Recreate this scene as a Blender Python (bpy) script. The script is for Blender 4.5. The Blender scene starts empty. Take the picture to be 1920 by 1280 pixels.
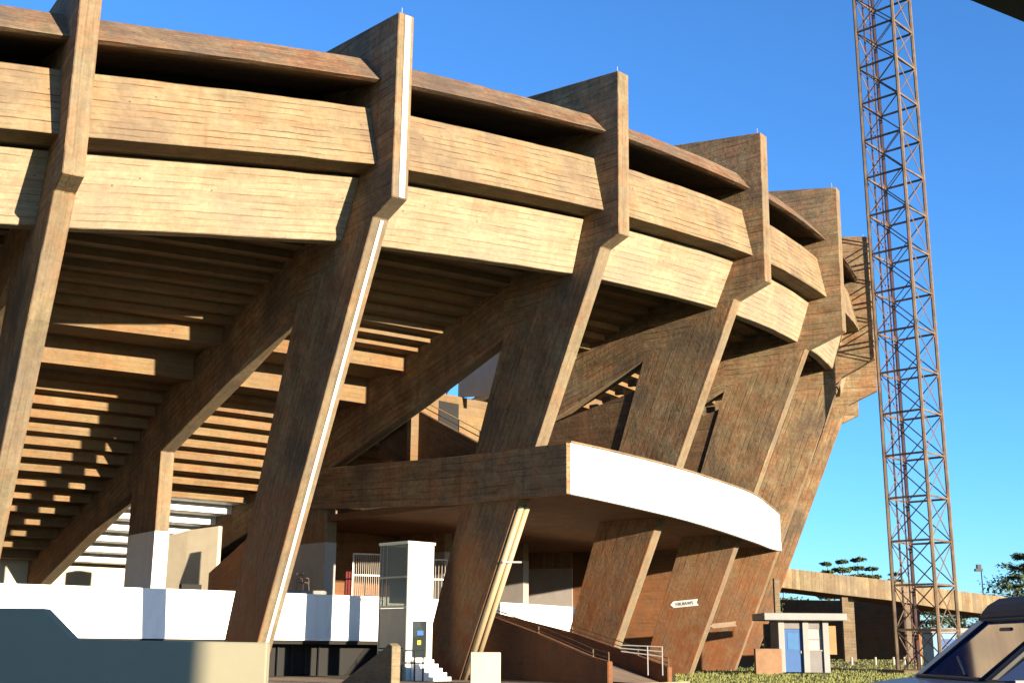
import bpy, bmesh, math, random
from mathutils import Vector, Matrix
random.seed(7)
R = math.radians
sc = bpy.context.scene
col = sc.collection

# ------------------------------------------------------------------ camera
CAM_H = 1.38
PITCH, ROLL = 0.243684, 0.007029
cd = bpy.data.cameras.new('camera')
cam = bpy.data.objects.new('camera', cd); col.objects.link(cam)
cd.sensor_width = 36.0; cd.lens = 43.31; cd.clip_end = 3000; cd.clip_start = 0.05
_r0 = Vector((1, 0, 0)); _u0 = Vector((0, -math.sin(PITCH), math.cos(PITCH)))
_cr, _sr = math.cos(ROLL), math.sin(ROLL)
_right = _r0*_cr + _u0*_sr; _up = -_r0*_sr + _u0*_cr; _back = _right.cross(_up)
m = Matrix((_right, _up, _back)).transposed().to_4x4(); m.translation = (0, 0, CAM_H)
cam.matrix_world = m
sc.camera = cam

# ------------------------------------------------------------------ light
SUN_A, SUN_E = 0.765, R(7.0)          # azimuth (right of straight behind the camera), elevation
sun_dir = Vector((math.sin(SUN_A)*math.cos(SUN_E), -math.cos(SUN_A)*math.cos(SUN_E), math.sin(SUN_E)))
w = bpy.data.worlds.new('World'); sc.world = w; w.use_nodes = True
nt = w.node_tree; nt.nodes.clear()
sky = nt.nodes.new('ShaderNodeTexSky'); sky.sky_type = 'NISHITA'; sky.sun_disc = False
sky.sun_elevation = SUN_E; sky.sun_rotation = math.pi - SUN_A
sky.altitude = 1600; sky.air_density = 1.0; sky.dust_density = 0.7; sky.ozone_density = 5.0
bg = nt.nodes.new('ShaderNodeBackground'); bg.inputs['Strength'].default_value = 0.125
wo = nt.nodes.new('ShaderNodeOutputWorld')
nt.links.new(sky.outputs[0], bg.inputs[0]); nt.links.new(bg.outputs[0], wo.inputs[0])
sd = bpy.data.lights.new('sun', 'SUN'); sd.energy = 5.0; sd.angle = R(0.53); sd.color = (1.0, 0.85, 0.64)
so = bpy.data.objects.new('sun', sd); col.objects.link(so)
so.rotation_euler = sun_dir.to_track_quat('Z', 'Y').to_euler()
sc.view_settings.view_transform = 'Standard'; sc.view_settings.look = 'None'
sc.view_settings.gamma = 1.0; sc.view_settings.exposure = 1.8
sc.render.engine = 'CYCLES'
sc.cycles.max_bounces = 6; sc.cycles.diffuse_bounces = 1

# ------------------------------------------------------------------ object helpers
def tag(o, label=None, cat=None, group=None, kind=None):
    if label: o['label'] = label
    if cat: o['category'] = cat
    if group: o['group'] = group
    if kind: o['kind'] = kind
    return o
def empty(name, loc=(0, 0, 0), rz=0.0, parent=None):
    o = bpy.data.objects.new(name, None); col.objects.link(o)
    o.location = loc; o.rotation_euler = (0, 0, rz); o.empty_display_size = 0.5
    if parent: o.parent = parent
    return o
def copy_tree(o, parent=None):
    c = o.copy(); col.objects.link(c); c.parent = parent
    for ch in list(o.children): copy_tree(ch, c)
    return c

class MB:
    """mesh collector: faces with own uv (metres) and material slot"""
    def __init__(s): s.v = []; s.f = []; s.uv = []; s.mi = []
    def face(s, pts, uv=None, mi=0):
        n = len(s.v); pts = [Vector(p) for p in pts]
        s.v += pts; s.f.append(tuple(range(n, n+len(pts))))
        if uv is None:
            a = (pts[1]-pts[0]);
            nrm = Vector((0, 0, 0))
            for i in range(1, len(pts)-1): nrm += (pts[i]-pts[0]).cross(pts[i+1]-pts[0])
            if a.length < 1e-9: a = Vector((1, 0, 0))
            a.normalize()
            b = nrm.cross(a)
            if b.length > 1e-9: b.normalize()
            if abs(a.z) > abs(b.z): a, b = b, a
            uv = [((p).dot(a), (p).dot(b)) for p in pts]
        s.uv += [tuple(q) for q in uv]; s.mi.append(mi)
    def box(s, lo, hi, mi=0, M=None):
        x0, y0, z0 = lo; x1, y1, z1 = hi
        P = [Vector(q) for q in ((x0,y0,z0),(x1,y0,z0),(x1,y1,z0),(x0,y1,z0),(x0,y0,z1),(x1,y0,z1),(x1,y1,z1),(x0,y1,z1))]
        if M is not None: P = [M @ p for p in P]
        for q in ((0,1,5,4),(1,2,6,5),(2,3,7,6),(3,0,4,7),(4,5,6,7),(3,2,1,0)):
            s.face([P[i] for i in q], mi=mi)
    def bar(s, a, b, r, n=6, mi=0, r2=None, cap=True):
        a = Vector(a); b = Vector(b); d = b-a; L = d.length
        if L < 1e-6: return
        d.normalize(); x = d.orthogonal().normalized(); y = d.cross(x)
        r2 = r if r2 is None else r2
        ca = [a + (x*math.cos(t)+y*math.sin(t))*r for t in [2*math.pi*i/n for i in range(n)]]
        cb = [b + (x*math.cos(t)+y*math.sin(t))*r2 for t in [2*math.pi*i/n for i in range(n)]]
        for i in range(n):
            j = (i+1) % n
            s.face([ca[i], ca[j], cb[j], cb[i]], [(0, i*.1), (0, i*.1+.1), (L, i*.1+.1), (L, i*.1)], mi)
        if cap: s.face(ca[::-1], mi=mi); s.face(cb, mi=mi)
    def tube(s, pts, r, n=6, mi=0):
        for a, b in zip(pts, pts[1:]): s.bar(a, b, r, n, mi)
    def sweep(s, rings, caps=True, mi=0, mis=None, closed=True):
        """rings: list of cross sections (same point count); u along the sweep, v round the section"""
        k = len(rings[0]); us = [0.0]
        for a, b in zip(rings, rings[1:]): us.append(us[-1] + (Vector(a[0])-Vector(b[0])).length)
        vs = [0.0]
        for i in range(k): vs.append(vs[-1] + (Vector(rings[0][i])-Vector(rings[0][(i+1) % k])).length)
        for j in range(len(rings)-1):
            for i in range(k if closed else k-1):
                i2 = (i+1) % k
                s.face([rings[j][i], rings[j+1][i], rings[j+1][i2], rings[j][i2]],
                       [(us[j], vs[i]), (us[j+1], vs[i]), (us[j+1], vs[i+1]), (us[j], vs[i+1])], mis[i] if mis else mi)
        if caps and closed:
            s.face(rings[0], mi=mi); s.face(rings[-1][::-1], mi=mi)
    def build(s, name, mats, parent=None, bevel=0.0, smooth=False, recalc=True):
        me = bpy.data.meshes.new(name)
        me.from_pydata([tuple(p) for p in s.v], [], s.f)
        uvl = me.uv_layers.new(name='UVMap')
        for i, q in enumerate(s.uv): uvl.data[i].uv = q
        if not isinstance(mats, (list, tuple)): mats = [mats]
        for mt in mats: me.materials.append(mt)
        me.polygons.foreach_set('material_index', s.mi)
        bm = bmesh.new(); bm.from_mesh(me)
        bmesh.ops.remove_doubles(bm, verts=bm.verts, dist=0.0008)
        if recalc: bmesh.ops.recalc_face_normals(bm, faces=bm.faces)
        if bevel > 0:
            ed = [e for e in bm.edges if len(e.link_faces) == 2 and e.calc_face_angle(0) > 0.5]
            bmesh.ops.bevel(bm, geom=ed, offset=bevel, segments=1, affect='EDGES', profile=0.5)
        if smooth:
            for f in bm.faces: f.smooth = True
        bm.to_mesh(me); bm.free(); me.update()
        o = bpy.data.objects.new(name, me); col.objects.link(o)
        if parent: o.parent = parent
        return o

# ------------------------------------------------------------------ materials
def mat(name):
    mt = bpy.data.materials.new(name); mt.use_nodes = True
    t = mt.node_tree; t.nodes.clear()
    out = t.nodes.new('ShaderNodeOutputMaterial'); b = t.nodes.new('ShaderNodeBsdfPrincipled')
    t.links.new(b.outputs[0], out.inputs[0])
    return mt, t, b
def N(t, typ, **kw):
    n = t.nodes.new(typ)
    for k, v in kw.items(): setattr(n, k, v)
    return n
def math_(t, op, a, b=None, clamp=False):
    n = N(t, 'ShaderNodeMath', operation=op, use_clamp=clamp)
    for i, q in enumerate((a, b)):
        if q is None: continue
        if isinstance(q, (int, float)): n.inputs[i].default_value = q
        else: t.links.new(q, n.inputs[i])
    return n.outputs[0]
def mix(t, fac, a, b, blend='MIX'):
    n = N(t, 'ShaderNodeMix', data_type='RGBA', blend_type=blend)
    for s_, q in ((0, fac), (6, a), (7, b)):
        if isinstance(q, (int, float)): n.inputs[s_].default_value = q
        elif isinstance(q, tuple): n.inputs[s_].default_value = (*q, 1)
        else: t.links.new(q, n.inputs[s_])
    return n.outputs[2]
def ramp(t, x, lo, hi, a=0.0, b=1.0):
    n = N(t, 'ShaderNodeMapRange'); n.clamp = True
    n.inputs[1].default_value = lo; n.inputs[2].default_value = hi; n.inputs[3].default_value = a; n.inputs[4].default_value = b
    t.links.new(x, n.inputs[0]); return n.outputs[0]
def noise(t, vec, scale, detail=4, rough=0.55, sx=(1, 1, 1)):
    mp = N(t, 'ShaderNodeMapping'); mp.inputs['Scale'].default_value = sx
    t.links.new(vec, mp.inputs[0])
    n = N(t, 'ShaderNodeTexNoise'); n.inputs['Scale'].default_value = scale
    n.inputs['Detail'].default_value = detail; n.inputs['Roughness'].default_value = rough
    t.links.new(mp.outputs[0], n.inputs['Vector']); return n.outputs[0]

ALB = 0.68
def concrete(name, base, board=0.25, line=0.45, dark=(0.16, 0.115, 0.075), stain=0.5, dust=0.0, dust_top=9.0, bvar=0.1, mott=0.5, hue=0.5, panel=2.4):
    """board-marked concrete: faint broken joint lines, pour panels, mottling, water streaks, red dust near the ground"""
    base = tuple(q*ALB for q in base); dark = tuple(q*ALB for q in dark)
    mt, t, b = mat(name)
    tc = N(t, 'ShaderNodeTexCoord'); geo = N(t, 'ShaderNodeNewGeometry'); pos = geo.outputs['Position']; uvo = tc.outputs['UV']
    sp = N(t, 'ShaderNodeSeparateXYZ'); t.links.new(uvo, sp.inputs[0]); u, v = sp.outputs[0], sp.outputs[1]
    wob = noise(t, uvo, 0.9, 3)
    v2 = math_(t, 'ADD', v, math_(t, 'MULTIPLY', math_(t, 'SUBTRACT', wob, 0.5), 0.10))
    vb = math_(t, 'DIVIDE', v2, board); vi = math_(t, 'FLOOR', vb); vf = math_(t, 'FRACT', vb)
    wn = N(t, 'ShaderNodeTexWhiteNoise', noise_dimensions='1D'); t.links.new(vi, wn.inputs['W'])
    # pour panels
    pv = math_(t, 'FLOOR', math_(t, 'DIVIDE', v2, board*5)); pu = math_(t, 'FLOOR', math_(t, 'DIVIDE', math_(t, 'ADD', u, math_(t, 'MULTIPLY', pv, 0.83)), panel))
    cb = N(t, 'ShaderNodeCombineXYZ'); t.links.new(pu, cb.inputs[0]); t.links.new(pv, cb.inputs[1])
    wn2 = N(t, 'ShaderNodeTexWhiteNoise', noise_dimensions='2D'); t.links.new(cb.outputs[0], wn2.inputs['Vector'])
    n_big = noise(t, pos, 0.33, 5, 0.6); n_mid = noise(t, pos, 1.15, 6, 0.68); n_fine = noise(t, pos, 5.5, 5, 0.72); n_hue = noise(t, pos, 0.75, 5, 0.65, sx=(1, 1, 1.4))
    strk = noise(t, pos, 1.0, 5, 0.62, sx=(2.6, 2.6, 0.13))
    grain = noise(t, uvo, 3.0, 6, 0.7, sx=(0.16, 3.2, 1))
    red = (min(1, base[0]*1.10), base[1]*0.78, base[2]*0.58); oli = (base[0]*0.98, base[1]*1.04, base[2]*0.92); gry = (base[0]*0.94, base[1]*1.02, base[2]*1.18)
    c = mix(t, ramp(t, n_hue, 0.42, 0.60), oli, red); c = mix(t, ramp(t, n_big, 0.5, 0.66), c, gry)
    c = mix(t, hue, base, c)
    tone = math_(t, 'ADD', ramp(t, wn.outputs[0], 0, 1, 1-bvar, 1+bvar*.7), ramp(t, wn2.outputs[0], 0, 1, -0.07, 0.06))
    tone = math_(t, 'MULTIPLY', tone, ramp(t, n_mid, 0.3, 0.7, 1-0.34*mott, 1+0.24*mott))
    tone = math_(t, 'MULTIPLY', tone, ramp(t, n_fine, 0.3, 0.72, 1-0.30*mott, 1+0.22*mott))
    tone = math_(t, 'MULTIPLY', tone, ramp(t, grain, 0.32, 0.68, 1-0.30*mott, 1+0.20*mott))
    tc_ = N(t, 'ShaderNodeCombineColor'); 
    for k in range(3): t.links.new(tone, tc_.inputs[k])
    c = mix(t, 1.0, c, tc_.outputs[0], 'MULTIPLY')
    # stains with a broken edge, and streaks
    sf = math_(t, 'ADD', n_big, math_(t, 'MULTIPLY', math_(t, 'SUBTRACT', n_mid, 0.5), 0.55))
    c = mix(t, math_(t, 'MULTIPLY', ramp(t, sf, 0.52, 0.64), stain), c, dark)
    c = mix(t, math_(t, 'MULTIPLY', ramp(t, math_(t, 'ADD', strk, math_(t, 'MULTIPLY', math_(t, 'SUBTRACT', n_fine, .5), .25)), 0.55, 0.72), stain*0.75), c, dark)
    # lime bloom
    c = mix(t, math_(t, 'MULTIPLY', ramp(t, math_(t, 'ADD', n_mid, math_(t, 'MULTIPLY', math_(t, 'SUBTRACT', n_fine, .5), .5)), 0.66, 0.78), 0.35*mott), c, (base[0]*1.5, base[1]*1.55, base[2]*1.6))
    # joints, in broken lengths
    brk = ramp(t, noise(t, uvo, 1.0, 4, .65, sx=(0.45, 2.5, 1)), 0.42, 0.60)
    w_ = math_(t, 'ADD', 0.07, math_(t, 'MULTIPLY', n_fine, 0.2))
    ln = math_(t, 'MULTIPLY', math_(t, 'LESS_THAN', vf, w_), brk)
    c = mix(t, math_(t, 'MULTIPLY', ln, line), c, (dark[0]*0.6, dark[1]*0.5, dark[2]*0.42))
    # honeycombing and tie holes
    vo = N(t, 'ShaderNodeTexVoronoi'); vo.inputs['Scale'].default_value = 1.1; t.links.new(uvo, vo.inputs['Vector'])
    c = mix(t, math_(t, 'MULTIPLY', math_(t, 'LESS_THAN', vo.outputs['Distance'], 0.05), 0.7), c, (dark[0]*.6, dark[1]*.5, dark[2]*.45))
    hc = math_(t, 'MULTIPLY', math_(t, 'GREATER_THAN', n_fine, 0.66), ramp(t, n_mid, .5, .62))
    c = mix(t, math_(t, 'MULTIPLY', hc, 0.55*mott), c, (dark[0]*.8, dark[1]*.7, dark[2]*.6))
    if dust > 0:
        sz = N(t, 'ShaderNodeSeparateXYZ'); t.links.new(pos, sz.inputs[0])
        hz = math_(t, 'ADD', sz.outputs[2], math_(t, 'MULTIPLY', math_(t, 'SUBTRACT', n_big, 0.5), 12.0))
        fac = math_(t, 'MULTIPLY', ramp(t, hz, dust_top*0.3, dust_top, 1, 0), dust)
        fac = math_(t, 'MULTIPLY', fac, ramp(t, n_mid, 0.35, 0.62, 0.3, 1))
        c = mix(t, fac, c, (0.185, 0.066, 0.024))
    t.links.new(c, b.inputs['Base Color'])
    b.inputs['Roughness'].default_value = 0.92; b.inputs['Specular IOR Level'].default_value = 0.15
    h = math_(t, 'ADD', math_(t, 'MULTIPLY', n_fine, 0.8), math_(t, 'MULTIPLY', ln, -0.8))
    h = math_(t, 'ADD', h, math_(t, 'MULTIPLY', wn.outputs[0], 0.25)); h = math_(t, 'ADD', h, math_(t, 'MULTIPLY', n_mid, 0.8))
    bp = N(t, 'ShaderNodeBump'); bp.inputs['Strength'].default_value = 0.5; bp.inputs['Distance'].default_value = 0.04
    t.links.new(h, bp.inputs['Height']); t.links.new(bp.outputs[0], b.inputs['Normal'])
    return mt

def plain(name, c, rough=0.6, metal=0.0, var=0.15, scale=2.0, spec=0.4, dirt=None, bump=0.0):
    if 'white' not in name or 'kiosk' in name: c = tuple(q*ALB for q in c)
    mt, t, b = mat(name)
    geo = N(t, 'ShaderNodeNewGeometry')
    n = noise(t, geo.outputs['Position'], scale, 5, 0.6)
    cc = mix(t, ramp(t, n, 0.3, 0.7), tuple(q*(1-var) for q in c), tuple(min(1, q*(1+var*0.5)) for q in c))
    if dirt:
        n2 = noise(t, geo.outputs['Position'], 0.9, 5, 0.65, sx=(2, 2, 0.3))
        cc = mix(t, ramp(t, n2, 0.5, 0.75, 0, dirt[1]), cc, dirt[0])
    t.links.new(cc, b.inputs['Base Color'])
    b.inputs['Roughness'].default_value = rough; b.inputs['Metallic'].default_value = metal
    b.inputs['Specular IOR Level'].default_value = spec
    if bump:
        bp = N(t, 'ShaderNodeBump'); bp.inputs['Strength'].default_value = bump; bp.inputs['Distance'].default_value = 0.02
        t.links.new(n, bp.inputs['Height']); t.links.new(bp.outputs[0], b.inputs['Normal'])
    return mt

M = {}
M['rib'] = concrete('rib_concrete', (0.37, 0.255, 0.152), line=0.55, stain=0.55, dark=(.085,.058,.038), dust=0.95, dust_top=9.5, bvar=0.1, mott=1.1, board=0.3, hue=0.62)
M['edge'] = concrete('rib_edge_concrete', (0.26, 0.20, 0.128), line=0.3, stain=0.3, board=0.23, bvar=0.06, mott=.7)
M['band'] = concrete('band_concrete', (0.30, 0.226, 0.138), line=0.9, stain=0.62, dark=(.165, .11, .068), bvar=0.07, mott=0.6, board=.27)
M['fascia'] = concrete('pale_concrete', (0.40, 0.325, 0.222), line=0.6, stain=0.34, dark=(.25, .175, .105), bvar=0.08, mott=0.55, hue=.35)
M['eave'] = concrete('weathered_concrete', (0.235, 0.16, 0.108), dark=(.1,.068,.045), line=0.5, stain=0.6, bvar=0.12, mott=1.0, board=0.2, hue=.8)
M['deck'] = concrete('deck_concrete', (0.25, 0.165, 0.088), line=0.25, stain=0.2, bvar=0.06, mott=0.5)
M['wall'] = concrete('inner_concrete', (0.22, 0.135, 0.075), dark=(.08,.05,.03), line=0.35, stain=0.4, dust=0.8, dust_top=12, bvar=0.1, mott=0.9)
M['white'] = plain('white_paint', (0.84, 0.83, 0.80), 0.55, var=0.04, dirt=((0.55, 0.47, 0.38), 0.35))
M['cream'] = plain('cream_paint', (0.62, 0.54, 0.40), 0.6, var=0.08, dirt=((0.35, 0.27, 0.18), 0.4))
M['grey'] = plain('grey_paint', (0.40, 0.36, 0.33), 0.6, var=0.1, dirt=((0.25, 0.2, 0.16), 0.4))
M['dark'] = plain('dark_metal', (0.03, 0.03, 0.035), 0.45, 0.3)
M['black'] = plain('black_void', (0.012, 0.011, 0.01), 0.8)  # near-black that stands in for shade in openings and gaps
M['steel'] = plain('pale_steel', (0.55, 0.52, 0.47), 0.45, 0.3)
M['mast'] = plain('rusty_steel', (0.22, 0.15, 0.09), 0.6, 0.25, var=0.5, scale=1.2, dirt=((0.16, 0.075, 0.045), 0.5))
M['mast2'] = plain('dark_red_steel', (0.10, 0.05, 0.045), 0.6, 0.2, var=0.4)
M['pipe'] = plain('pvc_pipe', (0.50, 0.37, 0.21), 0.5, var=0.1)

# ------------------------------------------------------------------ stadium plan
RIBS = {0: (-23.4, 30.06, .48), 1: (-13.57, 35.68, .562), 2: (-4.10, 42.07, .646), 3: (4.71, 49.35, .755), 4: (12.49, 57.57, .900),
        5: (18.63, 66.78, 1.048), 6: (23.26, 76.82, 1.199), 7: (26.48, 87.4, 1.35), 8: (28.1, 98.3, 1.5)}
TZ = {0: 22.2, 1: 22.7, 2: 24.45, 3: 25.72, 4: 26.47, 5: 27.16, 6: 27.62, 7: 27.9, 8: 28.1}
KZ = {0: 14.2, 1: 15.45, 2: 17.16, 3: 18.32, 4: 18.77, 5: 18.70, 6: 19.49, 7: 19.6, 8: 19.8}
PRZ = {0: (-1.1, 13.8), 1: (-1.0, 15.2), 2: (-1.28, 16.74), 3: (-1.04, 17.96), 4: (-1.71, 18.12), 5: (-2.18, 17.86), 6: (-2.15, 18.4), 7: (-2.1, 18.6), 8: (-2.1, 18.8)}
BANDS = {  # eave inner top, eave outer low, parapet top, parapet bottom, fascia top, fascia bottom : (r, z)
 2: ((-2.24, 23.49), (-.97, 22.15), (-1.81, 21.30), (-1.1, 18.78), (-2.42, 18.68), (-3.60, 16.43)),
 3: ((-1.63, 24.24), (-.63, 23.16), (-1.37, 22.10), (-.84, 19.58), (-2.00, 19.48), (-2.69, 17.15)),
 4: ((-1.35, 24.69), (-.59, 23.66), (-1.11, 22.67), (-.60, 20.18), (-1.66, 20.12), (-2.73, 17.87)),
 5: ((-1.20, 24.81), (-.68, 24.12), (-1.26, 23.12), (-.81, 20.72), (-1.86, 20.55), (-2.62, 18.35))}
def shift(b, dz): return tuple((r, z+dz) for r, z in b)
BANDS[1] = shift(BANDS[2], -1.62); BANDS[0] = shift(BANDS[2], -2.9)
BANDS[6] = shift(BANDS[5], 0.6); BANDS[7] = shift(BANDS[5], 0.9); BANDS[8] = shift(BANDS[5], 1.1)
DZ = {0: -1.9, 1: -1.3, 2: -.8, 3: -.3, 4: .4, 5: .6, 6: .8, 7: .9, 8: 1.0}

def cr(p0, p1, p2, p3, t):
    return tuple(0.5*((2*b)+(-a+c)*t+(2*a-5*b+4*c-d)*t*t+(-a+3*b-3*c+d)*t**3) for a, b, c, d in zip(p0, p1, p2, p3))
def plan(s):
    i = max(0, min(7, int(math.floor(s)))); t = s-i
    g = lambda k: RIBS[max(0, min(8, k))]
    if i == 0: p0 = tuple(2*a-b for a, b in zip(g(0), g(1)))
    else: p0 = g(i-1)
    p3 = g(i+2) if i+2 <= 8 else tuple(2*a-b for a, b in zip(g(8), g(7)))
    return cr(p0, g(i), g(i+1), p3, t)
def pt(s, r, z, off=0.0):
    x, y, a = plan(s)
    return Vector((x+math.sin(a)*r+math.cos(a)*off, y-math.cos(a)*r+math.sin(a)*off, z))
def lerp_tab(tab, s):
    i = max(0, min(7, int(math.floor(s)))); t = s-i
    A, B = tab[i], tab[i+1]
    if isinstance(A, tuple): return tuple((a[0]*(1-t)+b[0]*t, a[1]*(1-t)+b[1]*t) for a, b in zip(A, B))
    return A*(1-t)+B*t
def dzr(s, r):
    k = 1.0 if r > -7 else max(0.0, (r+20)/13.0)
    return lerp_tab(DZ, s)*k
BE = [(-6.0, 15.75), (-7.1, 15.3), (-13, 13.0), (-20.4, 10.35), (-23.9, 8.75), (-38, 4.6), (-46, 2.2)]
def be(r):
    for (r0, z0), (r1, z1) in zip(BE, BE[1:]):
        if r >= r1: return z0+(z1-z0)*(r-r0)/(r1-r0)
    return BE[-1][1]
W2 = 0.34

stadium = empty('stadium', (0, 0, 0))
tag(stadium, 'brown board-marked concrete stadium with leaning ribs, stepped bands and a white curved balcony', 'stadium')

# ------------------------------------------------------------------ ribs
def prism(mb, i, poly, uvf, h=W2, s_off=0.0, mi=0, side_uv=True):
    """poly of (r,z) in rib i's plane, extruded both ways"""
    A = [pt(i, r, z, -h+s_off) for r, z in poly]; B = [pt(i, r, z, h+s_off) for r, z in poly]
    uv = [uvf(r, z) for r, z in poly]
    mb.face(A, uv, mi); mb.face(B[::-1], [(q[0]+3.3, q[1]+1.7) for q in uv[::-1]], mi)
    return A, B
def edge_faces(mb, A, B, idx, mi=0):
    for a, b in idx:
        L = (A[a]-A[b]).length; o = random.uniform(0, 9)
        mb.face([A[a], B[a], B[b], A[b]], [(o, 0), (o, 2*W2), (o+L, 2*W2), (o+L, 0)], mi)
def make_rib(i):
    T = (0.09, TZ[i]); K = (0, KZ[i]); P = PRZ[i]
    bl = lambda r: be(r)+dzr(i, r)
    C = (-7.1, bl(-7.1))
    # inner edge of the leaning column
    B0, B1 = (-9.86, -0.3), (-12.7, -0.3)
    up = 3.5 if i == 3 else 2.9
    U = (-7.1, bl(-7.1)+up); V = (-6.0, TZ[i]+0.72)
    mb = MB()
    # head block (boards horizontal)
    A, B = prism(mb, i, [T, K, P, C, U, V], lambda r, z: (r, z))
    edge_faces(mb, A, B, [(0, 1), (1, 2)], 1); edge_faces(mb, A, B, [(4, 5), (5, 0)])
    # leaning column (boards along the column)
    dr, dz = B0[0]-P[0], B0[1]-P[1]; L = math.hypot(dr, dz); dr /= L; dz /= L
    A, B = prism(mb, i, [P, B0, B1, C], lambda r, z: (r*dr+z*dz, r*dz-z*dr))
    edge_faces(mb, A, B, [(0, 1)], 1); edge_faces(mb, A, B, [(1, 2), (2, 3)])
    # raking beam
    lows = [-7.1, -10, -13, -16.5, -20.4, -23.9, -29, -34, -38.5, -41]
    for a, b in zip(lows, lows[1:]):
        q = [(a, bl(a)), (b, bl(b)), (b, bl(b)+up), (a, bl(a)+up)]
        A, B = prism(mb, i, q, lambda r, z: (r*.95-z*-.3, z*.95-r*.3))
        ed = [(2, 3)]
        if a != -20.4: ed.append((0, 1))
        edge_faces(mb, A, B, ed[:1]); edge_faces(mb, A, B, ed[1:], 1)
    # inner column
    a, b = -20.4, -23.9
    q = [(a, bl(a)), (a, -0.3), (b, -0.3), (b, bl(b))]
    A, B = prism(mb, i, q, lambda r, z: (z, r))
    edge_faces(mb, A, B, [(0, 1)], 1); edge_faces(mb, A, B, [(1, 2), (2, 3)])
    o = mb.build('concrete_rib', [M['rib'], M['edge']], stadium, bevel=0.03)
    # painted foot of the inner column
    pb = MB()
    sl = [(-20.395, -0.2), (-20.395, 6.6), (-23.905, 6.6), (-23.905, -0.2)]
    A, B = prism(pb, i, sl, lambda r, z: (r, z), h=W2+0.006)
    edge_faces(pb, A, B, [(0, 1), (1, 2), (2, 3)])
    pb.build('painted_foot', M['grey'] if i != 2 else M['greyfoot'], o)
    fb = MB()
    if 2 <= i <= 6:
        rr = MB(); p = pt(i, -0.25, TZ[i]); rr.bar(p, p+Vector((0, 0, 0.42)), 0.009, 5); rr.build('lightning_rod', M['steel'], o)
    if i == 2:
        st = MB()
        def strip(p, q, off, wdt, th, mi=0):
            d = Vector((q[0]-p[0], q[1]-p[1])).normalized(); n = Vector((-d.y, d.x))
            if n.x < 0: n = -n
            rings = []
            for e in (p, q):
                rings.append([pt(i, e[0]+n.x*k, e[1]+n.y*k, off+s_) for k, s_ in ((-.01, -wdt), (th, -wdt), (th, wdt), (-.01, wdt))])
            st.sweep(rings, mi=mi)
        strip((0.088, TZ[i]-0.06), (0, KZ[i]+0.02), 0.06, 0.12, 0.035)
        strip((P[0]-.02, P[1]-.06), (-9.7, 0), 0.05, 0.07, 0.035)
        st.build('painted_stripe', plain('stripe_paint', (.80, .74, .62), .6, dirt=((.3, .24, .16), .6)), o)
    if i == 3:
        # double rainwater pipes below the balcony
        for off in (-0.18, 0.17):
            dp = MB()
            zt = 7.35
            rz = lambda z: B0[0]+(P[0]-B0[0])*(z-B0[1])/(P[1]-B0[1])
            a_ = pt(i, rz(zt)+0.15, zt, off); b_ = pt(i, rz(-.1)+0.15, -.1, off)
            dp.bar(a_, b_, 0.14, 10); dp.build('rain_pipe', M['pipe'], o, smooth=True)
        cl = MB(); z_ = 5.0
        cl.bar(pt(i, rz(z_)+.31, z_, -.38), pt(i, rz(z_)+.31, z_+.05, .75), 0.045, 6)
        cl.build('pipe_clamp', M['steel'], o)
    return o
M['greyfoot'] = plain('white_foot_paint', (0.72, 0.66, 0.58), 0.6, var=0.06, dirt=((0.3, 0.25, 0.2), 0.3))
for i in range(9): make_rib(i)

# ------------------------------------------------------------------ bands between the ribs
NS = 10
for i in range(8):
    ss = [i+0.012+0.976*k/NS for k in range(NS+1)]
    e_, p_, f_ = [], [], []
    for s in ss:
        li, lo, t1, b1, t2, b2 = lerp_tab(BANDS, s)
        e_.append([pt(s, *lo), pt(s, *li), pt(s, li[0]-5, li[1]+.55), pt(s, li[0]-5, li[1]+.2), pt(s, li[0]-.3, lo[1]+.25), pt(s, lo[0]-.25, lo[1]-.05)])
        p_.append([pt(s, *t1), pt(s, *b1), pt(s, t2[0]-.5, b1[1]), pt(s, t2[0]-.5, b1[1]+.35), pt(s, t1[0]-.45, b1[1]+.5), pt(s, t1[0]-.35, t1[1])])
        f_.append([pt(s, t2[0], t2[1]-.004), pt(s, *b2), pt(s, b2[0]-.5, b2[1]), pt(s, b2[0]-.5, b2[1]+.9), pt(s, t2[0]-.5, t2[1]-.004)])
    rj = random.Random(100+i)
    for rg_ in (e_, p_, f_):
        for ring in rg_:
            for q in ring[:3]: q.z += rj.uniform(-.018, .018)
    for nm, rings, mt in (('eave', e_, 'eave'), ('parapet_band', p_, 'band'), ('fascia_band', f_, 'fascia')):
        mb = MB(); mb.sweep(rings); mb.build(nm, M[mt], stadium, bevel=0.025)
    # upper walkway back wall, closes the opening; its black colour stands in for shade
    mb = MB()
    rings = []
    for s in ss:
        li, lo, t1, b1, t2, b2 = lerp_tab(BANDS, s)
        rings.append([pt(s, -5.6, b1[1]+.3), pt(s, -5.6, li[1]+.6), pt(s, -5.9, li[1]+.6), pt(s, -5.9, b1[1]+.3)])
    mb.sweep(rings); mb.build('walkway_wall', M['black'], stadium)

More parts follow.
